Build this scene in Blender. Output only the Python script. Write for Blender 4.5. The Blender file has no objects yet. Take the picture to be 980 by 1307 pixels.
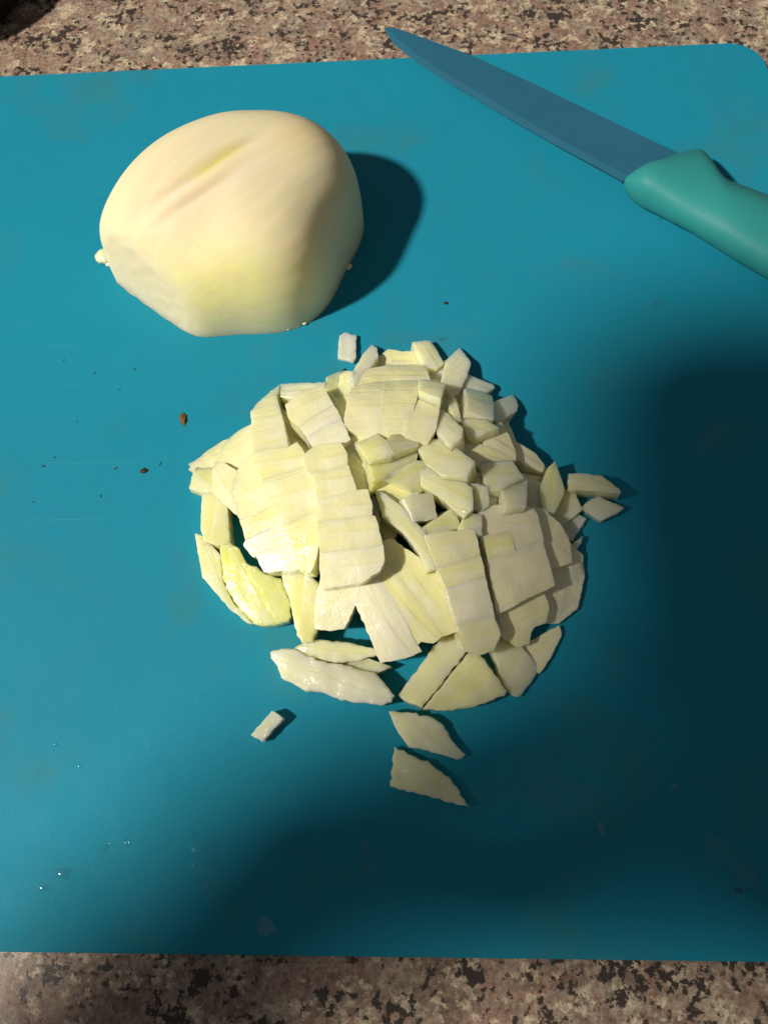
import bpy, bmesh, math, random
from mathutils import Vector, Matrix, noise, geometry

random.seed(7)
sc = bpy.context.scene
MM = 0.001
R_ = math.radians

# ------------------------------------------------------------------ camera
PW, PH, FOC = 980.0, 1307.0, 1025.0          # photograph size and focal length in its pixels
TILT, CAM_H = R_(20.0), 212.0                # tilt from straight down, height above the board in mm
v1 = Vector((19440.0, 310.0, FOC)).normalized()
v2 = Vector((14.0, FOC * math.tan(math.pi / 2 - TILT), -FOC))
v2 = (v2 - v1 * v2.dot(v1)).normalized()
v3 = v1.cross(v2)
W2C = Matrix((v1, v2, v3)).transposed()      # columns: world axes seen from the camera
C2W = W2C.transposed()
cam = bpy.data.cameras.new('camera')
cam_o = bpy.data.objects.new('camera', cam)
sc.collection.objects.link(cam_o)
cam_o.matrix_world = Matrix.Translation((0, 0, CAM_H * MM)) @ C2W.to_4x4()
cam.sensor_fit = 'VERTICAL'
cam.sensor_height = 24.0
cam.lens = 24.0 * FOC / PH
cam.clip_start = 0.002
cam.clip_end = 50.0
sc.camera = cam_o

def ray(px, py):
    return C2W @ Vector(((px - PW / 2) / FOC, -(py - PH / 2) / FOC, -1.0))

def at(px, py, z=0.0):
    """point in mm that the photograph shows at (px, py), at height z above the board"""
    d = ray(px, py)
    return Vector((0, 0, CAM_H)) + d * ((z - CAM_H) / d.z)

def seen(p):
    q = W2C @ (p - Vector((0, 0, CAM_H)))
    return PW / 2 + FOC * q.x / -q.z, PH / 2 - FOC * q.y / -q.z

# ------------------------------------------------------------------ light
world = bpy.data.worlds.new('World')
sc.world = world
world.use_nodes = True
bg = world.node_tree.nodes['Background']
bg.inputs['Color'].default_value = (1.0, 0.98, 0.97, 1)
bg.inputs['Strength'].default_value = 0.115

L_AZ, L_EL, L_D = R_(21), R_(48), 2.6        # kitchen ceiling lamp, to the left of the board
lamp = bpy.data.lights.new('kitchen_lamp', 'POINT')
lamp.energy = 395.0
lamp.color = (1.0, 0.92, 0.80)
lamp.shadow_soft_size = 0.085
lamp_o = bpy.data.objects.new('kitchen_lamp', lamp)
sc.collection.objects.link(lamp_o)
LDIR = Vector((-math.cos(L_EL) * math.cos(L_AZ), -math.cos(L_EL) * math.sin(L_AZ), math.sin(L_EL)))
lamp_o.location = Vector((-0.03, 0.11, 0)) + LDIR * L_D

sc.view_settings.view_transform = 'Standard'
sc.view_settings.look = 'None'
sc.view_settings.exposure = 0.0
sc.view_settings.gamma = 1.0
sc.view_settings.use_curve_mapping = False
sc.render.engine = 'CYCLES'
sc.cycles.max_bounces = 8
sc.cycles.caustics_reflective = False
sc.cycles.caustics_refractive = False

# ------------------------------------------------------------------ helpers
def link(name, me, mat=None, parent=None):
    o = bpy.data.objects.new(name, me)
    sc.collection.objects.link(o)
    if mat and me is not None and not me.materials:
        me.materials.append(mat)
    if parent:
        o.parent = parent
    return o

def tag(o, label=None, cat=None, group=None, kind=None):
    if label: o['label'] = label
    if cat: o['category'] = cat
    if group: o['group'] = group
    if kind: o['kind'] = kind
    return o

def mesh_of(name, verts, faces, smooth=None):
    me = bpy.data.meshes.new(name)
    me.from_pydata([tuple(v) for v in verts], [], faces)
    me.update()
    if smooth is not None:
        for p in me.polygons: p.use_smooth = True
        me.set_sharp_from_angle(angle=R_(smooth))
    return me

class NT:
    def __init__(s, name):
        s.m = bpy.data.materials.new(name); s.m.use_nodes = True
        s.t = s.m.node_tree; s.b = s.t.nodes['Principled BSDF']
    def n(s, typ, **kw):
        nd = s.t.nodes.new(typ)
        for k, v in kw.items():
            if k.startswith('i_'):
                key = k[2:].replace('_', ' ')
                nd.inputs[int(key) if key.isdigit() else key].default_value = v
            else: setattr(nd, k, v)
        return nd
    def l(s, a, b): s.t.links.new(a, b)
    def mix(s, fac, a, b, blend='MIX'):
        nd = s.n('ShaderNodeMix', data_type='RGBA', blend_type=blend)
        for i, v in ((0, fac), (6, a), (7, b)):
            if hasattr(v, 'is_linked'): s.l(v, nd.inputs[i])
            else: nd.inputs[i].default_value = v
        return nd.outputs[2]
    def ramp(s, src, stops, interp='LINEAR'):
        nd = s.n('ShaderNodeValToRGB'); cr = nd.color_ramp; cr.interpolation = interp
        while len(cr.elements) < len(stops): cr.elements.new(0.5)
        for e, (p, c) in zip(cr.elements, stops):
            e.position = p; e.color = c if len(c) == 4 else (*c, 1)
        s.l(src, nd.inputs[0]); return nd.outputs[0]
    def math(s, op, a, b=0.0):
        nd = s.n('ShaderNodeMath', operation=op)
        for i, v in ((0, a), (1, b)):
            if hasattr(v, 'is_linked'): s.l(v, nd.inputs[i])
            else: nd.inputs[i].default_value = v
        return nd.outputs[0]
    def coord(s, which='Object', scale=(1, 1, 1), loc=(0, 0, 0)):
        c = s.n('ShaderNodeTexCoord'); m = s.n('ShaderNodeMapping')
        m.inputs['Scale'].default_value = scale; m.inputs['Location'].default_value = loc
        s.l(c.outputs[which], m.inputs['Vector']); return m.outputs[0]
    def noise(s, vec, scale, detail=3, rough=0.5):
        nd = s.n('ShaderNodeTexNoise'); nd.inputs['Scale'].default_value = scale
        nd.inputs['Detail'].default_value = detail; nd.inputs['Roughness'].default_value = rough
        s.l(vec, nd.inputs['Vector']); return nd
    def bump(s, h, strength, dist, prev=None):
        nd = s.n('ShaderNodeBump'); nd.inputs['Strength'].default_value = strength
        nd.inputs['Distance'].default_value = dist
        s.l(h, nd.inputs['Height'])
        if prev: s.l(prev, nd.inputs['Normal'])
        return nd.outputs[0]

# ------------------------------------------------------------------ materials
def mat_granite():
    k = NT('granite'); co = k.coord()
    w = k.noise(co, 260, 3); d = k.n('ShaderNodeVectorMath', operation='SCALE'); d.inputs['Scale'].default_value = 0.0034
    k.l(w.outputs['Color'], d.inputs[0])
    a = k.n('ShaderNodeVectorMath', operation='ADD'); k.l(co, a.inputs[0]); k.l(d.outputs[0], a.inputs[1])
    co2 = a.outputs[0]
    def vor(scale):
        v = k.n('ShaderNodeTexVoronoi', feature='F1'); v.inputs['Scale'].default_value = scale
        v.inputs['Randomness'].default_value = 1.0
        k.l(co2, v.inputs['Vector'])
        sp = k.n('ShaderNodeSeparateColor'); k.l(v.outputs['Color'], sp.inputs[0])
        return sp.outputs[0], sp.outputs[1], v.outputs['Distance']
    r1, g1, d1 = vor(150)
    big = k.ramp(r1, [(0, (.25, .17, .135)), (.18, (.36, .24, .185)), (.38, (.44, .29, .225)), (.56, (.40, .31, .24)),
                      (.72, (.50, .41, .30)), (.86, (.33, .29, .24)), (1, (.56, .47, .34))])
    r2, g2, d2 = vor(420)
    mid = k.ramp(r2, [(0, (.17, .125, .10)), (.25, (.36, .26, .20)), (.6, (.45, .35, .27)), (1, (.38, .33, .27))])
    n0 = k.noise(co, 330, 5, .65)
    c = k.mix(k.ramp(n0.outputs[0], [(.42, (.15, .15, .15)), (.60, (.85, .85, .85))]), big, mid)
    nb = k.noise(co, 190, 5, .7)
    c = k.mix(k.ramp(nb.outputs[0], [(.40, (.85, .85, .85)), (.50, (0, 0, 0))]), c, (.32, .20, .155, 1))
    nw = k.noise(k.coord(loc=(2, 5, 0)), 210, 5, .7)
    c = k.mix(k.ramp(nw.outputs[0], [(.54, (0, 0, 0)), (.58, (.95, .95, .95))]), c, (.66, .57, .42, 1))
    ng = k.noise(k.coord(loc=(9, 1, 0)), 230, 5, .7)
    c = k.mix(k.ramp(ng.outputs[0], [(.56, (0, 0, 0)), (.61, (.8, .8, .8))]), c, (.27, .235, .19, 1))
    n2 = k.noise(co, 620, 5, .75)
    c = k.mix(0.9, c, k.ramp(n2.outputs[0], [(.34, (.40, .36, .34)), (.62, (1.12, 1.10, 1.08))]), 'MULTIPLY')
    # biotite: small dark flecks that gather in clusters, with ragged borders
    n4 = k.noise(k.coord(loc=(7, 3, 0), scale=(1, 1, 1)), 470, 4, .62)
    cl = k.noise(k.coord(loc=(1, 8, 0)), 95, 2)
    thr = k.math('ADD', n4.outputs[0], k.math('MULTIPLY', cl.outputs[0], .55))
    dark = k.ramp(thr, [(0.835, (0, 0, 0)), (0.872, (.97, .97, .97))])
    c = k.mix(dark, c, (.045, .036, .032, 1))
    c = k.mix(1.0, c, (.88, .87, .86, 1), 'MULTIPLY')
    k.l(c, k.b.inputs['Base Color'])
    k.b.inputs['Roughness'].default_value = 0.3
    k.b.inputs['Specular IOR Level'].default_value = 0.35
    k.l(k.bump(n2.outputs[0], 0.15, 0.0003), k.b.inputs['Normal'])
    return k.m

def mat_board():
    k = NT('blue_plastic'); co = k.coord()
    base = (.010, .238, .358, 1)
    n1 = k.noise(co, 9, 4, .6)
    c = k.mix(k.ramp(n1.outputs[0], [(.35, (0, 0, 0)), (.7, (1, 1, 1))]), base, (.013, .215, .322, 1))
    # faint food stains, patchy
    n2 = k.noise(k.coord(loc=(3.1, 1.2, 0)), 26, 4, .6)
    st = k.ramp(n2.outputs[0], [(.54, (0, 0, 0)), (.70, (.6, .6, .6))])
    c = k.mix(st, c, (.035, .19, .225, 1))
    # knife scratches: long thin noise in two directions
    for ang, sd in ((0.5, 2.0), (-0.9, 5.0), (1.45, 9.0)):
        m = k.n('ShaderNodeMapping'); tc = k.n('ShaderNodeTexCoord'); k.l(tc.outputs['Object'], m.inputs[0])
        m.inputs['Rotation'].default_value = (0, 0, ang); m.inputs['Scale'].default_value = (9, 900, 1); m.inputs['Location'].default_value = (sd, sd, 0)
        ns = k.noise(m.outputs[0], 1.0, 1)
        c = k.mix(k.ramp(ns.outputs[0], [(.77, (0, 0, 0)), (.82, (.22, .22, .22))]), c, (.09, .36, .45, 1))
    # scattered tiny dark marks
    v = k.n('ShaderNodeTexVoronoi', feature='F1'); v.inputs['Scale'].default_value = 75
    k.l(k.coord(scale=(.8, 1.5, 1)), v.inputs['Vector'])
    spot = k.ramp(v.outputs['Distance'], [(.05, (1, 1, 1)), (.09, (0, 0, 0))])
    sp = k.n('ShaderNodeSeparateColor'); k.l(v.outputs['Color'], sp.inputs[0])
    some = k.ramp(sp.outputs[1], [(.86, (0, 0, 0)), (.88, (.7, .7, .7))])
    c = k.mix(k.math('MULTIPLY', spot, some), c, (.02, .09, .10, 1))
    k.l(c, k.b.inputs['Base Color'])
    n3 = k.noise(co, 40, 3)
    k.l(k.ramp(n3.outputs[0], [(.35, (.48,) * 3), (.65, (.62,) * 3)]), k.b.inputs['Roughness'])
    k.b.inputs['Specular IOR Level'].default_value = 0.09
    g = k.noise(co, 1500, 2)
    g2 = k.noise(co, 120, 3)
    b0 = k.bump(g.outputs[0], .22, 0.0003)
    k.l(k.bump(g2.outputs[0], .15, 0.0008, b0), k.b.inputs['Normal'])
    return k.m

def mat_onion(name='onion_flesh', sss=0.38, depth=0.004):
    """flesh of the chopped pieces; the tint of each piece is its object colour, fibres run along local x"""
    k = NT(name)
    oi = k.n('ShaderNodeObjectInfo')
    co = k.coord(scale=(1, 1, 1))
    fib = k.noise(k.coord(scale=(45, 1100, 300)), 1.0, 3, .6)
    fib2 = k.noise(k.coord(scale=(25, 420, 140)), 1.0, 2, .5)
    blot = k.noise(co, 160, 3)
    c = k.mix(k.ramp(fib2.outputs[0], [(.38, (0, 0, 0)), (.66, (1, 1, 1))]), oi.outputs['Color'], (.86, .84, .70, 1))
    nd = c.node; nd.inputs[0].default_value = 0
    half = k.mix(0.35, oi.outputs['Color'], c)
    half = k.mix(k.ramp(fib.outputs[0], [(.30, (.28, .28, .28)), (.55, (0, 0, 0))]), half, (.70, .69, .36, 1))
    half = k.mix(k.ramp(blot.outputs[0], [(.5, (0, 0, 0)), (.75, (.5, .5, .5))]), half, (.84, .83, .72, 1))
    k.l(half, k.b.inputs['Base Color'])
    k.b.inputs['Subsurface Weight'].default_value = sss
    k.b.inputs['Subsurface Radius'].default_value = (1.0, .85, .45)
    k.b.inputs['Subsurface Scale'].default_value = depth
    k.b.inputs['Transmission Weight'].default_value = 0.06
    k.b.inputs['IOR'].default_value = 1.38
    k.l(k.ramp(blot.outputs[0], [(.3, (.24,) * 3), (.7, (.48,) * 3)]), k.b.inputs['Roughness'])
    k.b.inputs['Coat Weight'].default_value = 1.0; k.b.inputs['Coat Roughness'].default_value = .13; k.b.inputs['Coat IOR'].default_value = 1.45
    grain = k.noise(co, 1400, 2)
    b0 = k.bump(fib2.outputs[0], .28, .0012, k.bump(fib.outputs[0], .25, .0005))
    b1 = k.bump(grain.outputs[0], .22, .0003, b0)
    b2 = k.bump(blot.outputs[0], .35, .0012, b1)
    k.l(b2, k.b.inputs['Normal'])
    wet = k.noise(co, 800, 3, .6)
    k.l(k.bump(wet.outputs[0], .35, .0007, b2), k.b.inputs['Coat Normal'])
    return k.m

def mat_bulb():
    k = NT('onion_bulb')
    vc = k.n('ShaderNodeVertexColor', layer_name='flesh_tint')
    fib = k.noise(k.coord(scale=(9, 260, 260)), 1.0, 3, .55)
    c = k.mix(k.ramp(fib.outputs[0], [(.35, (.55, .55, .55)), (.62, (0, 0, 0))]), vc.outputs[0], (.78, .65, .42, 1))
    k.l(c, k.b.inputs['Base Color'])
    k.b.inputs['Subsurface Weight'].default_value = 0.75
    k.b.inputs['Subsurface Radius'].default_value = (1.0, .8, .4)
    k.b.inputs['Subsurface Scale'].default_value = 0.017
    k.l(k.ramp(k.noise(k.coord(), 90, 4).outputs[0], [(.35, (.42,) * 3), (.65, (.62,) * 3)]), k.b.inputs['Roughness'])
    k.b.inputs['IOR'].default_value = 1.36; k.b.inputs['Specular IOR Level'].default_value = .22
    pit = k.noise(k.coord(), 500, 3)
    b0 = k.bump(fib.outputs[0], .25, .0007)
    k.l(k.bump(pit.outputs[0], .12, .0004, b0), k.b.inputs['Normal'])
    return k.m

def mat_root():
    k = NT('onion_root_cut'); co = k.coord(scale=(1, 1, 1))
    w = k.noise(k.coord(scale=(120, 500, 120)), 1.0, 3)
    n = k.noise(co, 220, 4)
    c = k.mix(w.outputs[0], (.72, .65, .47, 1), (.60, .52, .33, 1))
    c = k.mix(k.ramp(n.outputs[0], [(.45, (0, 0, 0)), (.7, (.5, .5, .5))]), c, (.74, .70, .56, 1))
    k.l(c, k.b.inputs['Base Color'])
    k.b.inputs['Subsurface Weight'].default_value = 0.6
    k.b.inputs['Subsurface Radius'].default_value = (1, .8, .45)
    k.b.inputs['Subsurface Scale'].default_value = 0.004
    k.b.inputs['Roughness'].default_value = 0.4
    k.l(k.bump(w.outputs[0], .25, .0006, k.bump(n.outputs[0], .2, .0006)), k.b.inputs['Normal'])
    return k.m

def mat_simple(name, col, rough, metal=0.0, spec=.5, bump=None, coat=0.0, var=0.0):
    k = NT(name); co = k.coord()
    n = k.noise(co, 60, 4)
    d = tuple(x * (1 - var) for x in col)
    k.l(k.mix(n.outputs[0], (*d, 1), (*col, 1)), k.b.inputs['Base Color'])
    k.b.inputs['Roughness'].default_value = rough
    k.b.inputs['Metallic'].default_value = metal
    k.b.inputs['Specular IOR Level'].default_value = spec
    k.b.inputs['Coat Weight'].default_value = coat
    if bump:
        g = k.noise(co, bump[0], 3)
        k.l(k.bump(g.outputs[0], bump[1], .0005), k.b.inputs['Normal'])
    return k.m

def mat_water(name, sheen):
    k = NT(name)
    k.t.nodes.remove(k.b)
    out = [n for n in k.t.nodes if n.type == 'OUTPUT_MATERIAL'][0]
    gl = k.n('ShaderNodeBsdfGlossy'); gl.inputs['Roughness'].default_value = .08
    tr = k.n('ShaderNodeBsdfTransparent'); tr.inputs[0].default_value = (.97, .99, .99, 1)
    mx = k.n('ShaderNodeMixShader')
    mx.inputs[0].default_value = sheen; k.l(tr.outputs[0], mx.inputs[1]); k.l(gl.outputs[0], mx.inputs[2])
    k.l(mx.outputs[0], out.inputs[0])
    n = k.noise(k.coord(), 400, 2); bp = k.bump(n.outputs[0], .15, .0004)
    k.l(bp, gl.inputs['Normal'])
    return k.m

M_GRAN, M_BOARD, M_ONION, M_BULB, M_ROOT, M_WATER = mat_granite(), mat_board(), mat_onion(), mat_bulb(), mat_root(), mat_water('clear_water', .045)
M_GLASSY = mat_onion('glassy_onion_flesh', .9, .007)
M_FILM = mat_water('thin_juice', .012)
M_BLADE = mat_simple('blue_coated_steel', (.024, .143, .24), .33, 0.1, .5, (900, .08), 0, .25)
M_HANDLE = mat_simple('green_rubber', (.028, .262, .262), .5, 0, .2, (1800, .12), 0, .12)
M_BLACK = mat_simple('black_enamel', (.012, .012, .014), .35, 0, .5, (300, .1), 0, .3)
M_CRUMB = mat_simple('dry_onion_skin', (.21, .115, .03), .6, 0, .3, (2500, .5), 0, .6)
M_CRUMB2 = mat_simple('burnt_crumb', (.055, .028, .014), .6, 0, .3, (2500, .5), 0, .6)
M_SPECK = mat_simple('dull_speck', (.03, .085, .085), .6, 0, .3, (2500, .5), 0, .5)
M_SKIN = mat_simple('skin', (.52, .30, .20), .5, 0, .4, (1200, .2), 0, .15)
M_CLOTH = mat_simple('dark_sleeve', (.05, .05, .06), .85, 0, .2, (1500, .5), 0, .3)
M_GLASS = mat_simple('panel_gloss', (.01, .01, .012), .08, 0, .5)

# ------------------------------------------------------------------ setting: counter and board
BT = 1.5                                            # board thickness, mm
def sheet(name, x0, x1, y0, y1, z):
    return mesh_of(name, [(x0 * MM, y0 * MM, z * MM), (x1 * MM, y0 * MM, z * MM), (x1 * MM, y1 * MM, z * MM), (x0 * MM, y1 * MM, z * MM)], [(0, 1, 2, 3)])
bm = bmesh.new()
bmesh.ops.create_cube(bm, size=1)
for v in bm.verts:
    v.co = Vector((v.co.x * 1.6, v.co.y * 1.1 + .12, (v.co.z - .5) * .03 - BT * MM))
me = bpy.data.meshes.new('countertop'); bm.to_mesh(me); bm.free()
tag(link('countertop', me, M_GRAN), 'speckled pink and beige granite countertop under the blue board', kind='structure')

def rounded_rect(x0, x1, y0, y1, r, n=10):
    pts = []
    for cx, cy, a0 in ((x1 - r, y0 + r, -90), (x1 - r, y1 - r, 0), (x0 + r, y1 - r, 90), (x0 + r, y0 + r, 180)):
        for i in range(n + 1):
            a = R_(a0 + 90 * i / n)
            pts.append((cx + r * math.cos(a), cy + r * math.sin(a)))
    return pts
def board():
    x0, x1, y0, y1 = -261.0, 118.4, -33.6, 248.3
    rings = [(0.25, 0.0), (0.0, -0.25), (0.0, -BT + .25), (.25, -BT + .02)]
    vs, fs = [], []
    for ins, z in rings:
        for x, y in rounded_rect(x0 + ins, x1 - ins, y0 + ins, y1 - ins, 12.5 - ins):
            vs.append((x * MM, y * MM, z * MM))
    n = len(vs) // len(rings)
    for k in range(len(rings) - 1):
        for i in range(n):
            j = (i + 1) % n
            fs.append((k * n + j, k * n + i, (k + 1) * n + i, (k + 1) * n + j))
    fs.append(tuple(range(n))); fs.append(tuple(reversed(range(3 * n, 4 * n))))
    o = link('cutting_board', mesh_of('cutting_board', vs, fs, 20), M_BOARD)
    tag(o, 'thin flexible turquoise blue plastic cutting board with rounded corner on granite', 'cutting board')
board()

# ------------------------------------------------------------------ half onion
def half_onion():
    cx, cy, az, b, hz, arn, at_tip, n_, xcut, har = ONION
    c0, c1 = 1.0, 1.0
    ca, sa = math.cos(az), math.sin(az)
    root = bpy.data.objects.new('half_onion', None); sc.collection.objects.link(root)
    root.location = (cx * MM, cy * MM, 0); root.rotation_euler = (0, 0, az)
    tag(root, 'large peeled half onion lying cut side down near the top left', 'onion')
    NS, NP = 130, 220
    vs, cols = [], []
    svals = [-math.cos(math.pi * i / NS) for i in range(NS + 1)]
    cut_n, cut_p = Vector((-.985, -.05, .15)).normalized(), Vector((xcut, 0, 0))       # where the root end was trimmed off
    CORNERS = ((Vector((-.76, -.60, .25)).normalized(), Vector((-34.0, -18, 0))),)
    tip_n, tip_p = Vector((.90, -.05, .43)).normalized(), Vector((44.0, -5, 8))
    trimmed = []
    def put(s, u):
        """u 0..1 over the arc from the near base edge to the far one"""
        f = u * u * (3 - 2 * u)
        ar = arn if s < 0 else at_tip
        m_ = 2.0 if s < 0 else 3.6
        r = max(0.0, 1 - abs(s) ** m_) ** (1 / m_)
        ph = math.pi * u
        cp, sp = math.cos(ph), math.sin(ph)
        rho = (abs(cp) ** n_ + abs(sp) ** n_) ** (-1 / n_)
        x, y, z = ar * s, -b * r * cp * rho, hz * r * max(0.0, sp) * rho
        t = math.atan2(y, x)
        q = 1 + sum(har[2 * m] * math.cos((m + 2) * t) + har[2 * m + 1] * math.sin((m + 2) * t) for m in range(3))
        x *= q; y *= q
        nz = noise.noise(Vector((x * .045, y * .045, z * .045 + 4)))
        n2 = noise.noise(Vector((x * .02, y * .16, z * .16 + 9)))
        n3 = noise.noise(Vector((u * 34, s * 1.3, 2.0))) * r          # ribs that run from root to tip
        k = 1 + .010 * nz + .004 * n2 + .0035 * n3
        v = Vector((x, y * k, max(0.0, z * k)))
        cutd = (v - cut_p).dot(cut_n)
        soft = lambda d, k: d if d > 8 * k else k * math.log1p(math.exp(d / k))
        if cutd > -6:
            rag = .2 * noise.noise(v * .25) + .07 * math.sin(math.hypot(v.y, v.z - 8) * 1.2)
            v = v - cut_n * soft(cutd, 1.7) + Vector((rag * max(0, min(1, cutd / 2)), 0, 0))
            v.z = max(0.0, v.z)
        for qn, qp in CORNERS:
            e = (v - qp).dot(qn)
            if e > -8: v = v - qn * soft(e, 1.8); v.z = max(0.0, v.z)
        t = (v - tip_p).dot(tip_n)
        if t > -8: v = v - tip_n * soft(t, 1.6) * .95; v.z = max(0.0, v.z)
        return v, cutd
    for si, s in enumerate(svals):
        for j in range(NP + 1):
            v, cd = put(s, j / NP); trimmed.append(cd > 1.5)
            w = Vector((cx + v.x * ca - v.y * sa, cy + v.x * sa + v.y * ca, v.z))
            qx, qy = seen(w)
            # natural tints of the outer layers, and the greenish vein that shows through them
            mix = lambda A, B, f: tuple(A[i] * (1 - f) + B[i] * f for i in range(3))
            c = (.675, .645, .40)
            f = max(0, min(1, (v.z / 38.0 - .6) / .4)); c = mix(c, (.68, .625, .42), f)
            g = math.exp(-(((qx - 290) / 75) ** 2 + ((qy - 365) / 42) ** 2)); c = mix(c, (.86, .85, .33), .9 * g)  # yellow-green flesh, brightened to make up for less lamp light here
            vein = noise.noise(Vector((j / NP * 46, s * 1.2, 5.0))) + .6 * noise.noise(Vector((j / NP * 110, s * 2.0, 8.0)))
            c = mix(c, (.70, .62, .36), max(0, min(.30, .28 * vein))); c = mix(c, (.84, .80, .60), max(0, min(.3, -.3 * vein)))
            # band coordinates along the vein
            ux, uy = qx - 268, qy - 207
            al, ac = (ux * .82 - uy * .57), (ux * .57 + uy * .82)
            bend = ac - .0012 * al * al * (1 if al > 0 else -.4)
            c = mix(c, (.74, .64, .52), .6 * math.exp(-((bend - 22) / 24) ** 2 - ((al + 30) / 95) ** 4))
            c = mix(c, (.60, .52, .34), .7 * math.exp(-((bend) / 6.5) ** 2 - ((al) / 80) ** 4))
            c = mix(c, (.62, .50, .33), .45 * math.exp(-((bend - 23) / 4) ** 2 - ((al + 45) / 50) ** 4))
            c = mix(c, (.66, .60, .13), .8 * math.exp(-((bend - 4) / 9) ** 2 - ((al - 8) / 38) ** 4))
            c = mix(c, (.78, .62, .30), .7 * math.exp(-(((qx - 388) / 40) ** 2 + ((qy - 172) / 28) ** 2)))
            if cd > -1.0:                        # paler, layered flesh where the root end was cut
                k = .75 * max(0.0, min(1.0, (cd + 1.0) / 3.5))
                rg = .5 + .5 * math.sin(math.hypot(v.y * .9, v.z - 5) * 1.9 + 1.5 * noise.noise(v * .12))
                c = mix(c, mix((.74, .68, .47), (.68, .61, .39), .45 * rg + .4 * max(0, noise.noise(v * .35))), k)
            if v.z > 8:                          # the long groove over the vein and the ridge beside it
                v.z += -1.0 * math.exp(-((bend + 1) / 6) ** 2 - (al / 85) ** 4) + .6 * math.exp(-((bend - 13) / 7) ** 2 - (al / 85) ** 4) - .7 * math.exp(-((bend - 26) / 5) ** 2 - ((al + 30) / 70) ** 4)
            vs.append(v * MM); cols.append((*c, 1))
    W = NP + 1
    def part(name, mat):
        fs, use = [], {}
        for i in range(NS):
            for j in range(NP):
                q = (i * W + j, (i + 1) * W + j, (i + 1) * W + j + 1, i * W + j + 1)
                fs.append(tuple(use.setdefault(k, len(use)) for k in q))
        me = mesh_of(name, [vs[k] for k in use], fs, 60)
        at_ = me.color_attributes.new('flesh_tint', 'FLOAT_COLOR', 'POINT')
        for k, n in use.items(): at_.data[n].color = cols[k]
        link(name, me, mat, root)
    part('outer_layers', M_BULB)
    # cut face lying on the board
    bvs = [vs[i * W] for i in range(NS + 1)] + [vs[i * W + NP] for i in reversed(range(NS + 1))]
    bvs = [Vector((p.x, p.y, .1 * MM)) for p in bvs]
    link('cut_face', mesh_of('cut_face', bvs, [tuple(range(len(bvs)))]), M_ROOT, root)
    # beads of juice along the cut edge and a scrap of membrane at the root
    inv = Matrix.Rotation(-az, 3, 'Z')
    def bead(px, py, r, sq=.7, mat=M_ONION, name='juice_bead'):
        bm = bmesh.new(); bmesh.ops.create_icosphere(bm, subdivisions=3, radius=r * MM)
        for v in bm.verts:
            v.co *= 1 + .25 * noise.noise(v.co * 700 + Vector((px, py, 0)))
            v.co.z *= sq
        m = bpy.data.meshes.new(name); bm.to_mesh(m); bm.free()
        for p in m.polygons: p.use_smooth = True
        o = link(name, m, mat, root)
        p = at(px, py, r * sq) - Vector((cx, cy, 0))
        o.location = inv @ (p * MM); o.color = (.78, .80, .50, 1)
    for px, py, r in ((388, 411, 1.0), (379, 415, .8), (368, 419, .7), (444, 340, 1.2), (396, 405, .6)):
        bead(px, py, r)
    bead(133, 327, 2.8, .6, M_ONION, 'membrane_scrap'); bead(141, 333, 2.0, .5, M_ONION, 'membrane_scrap')
ONION = (-53.4, 170.6, .85, 31.8, 36.5, 49.4, 29.6, 3.7, -38.4, (.015, -.097, .096, .035, .037, -.044))
half_onion()

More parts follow.
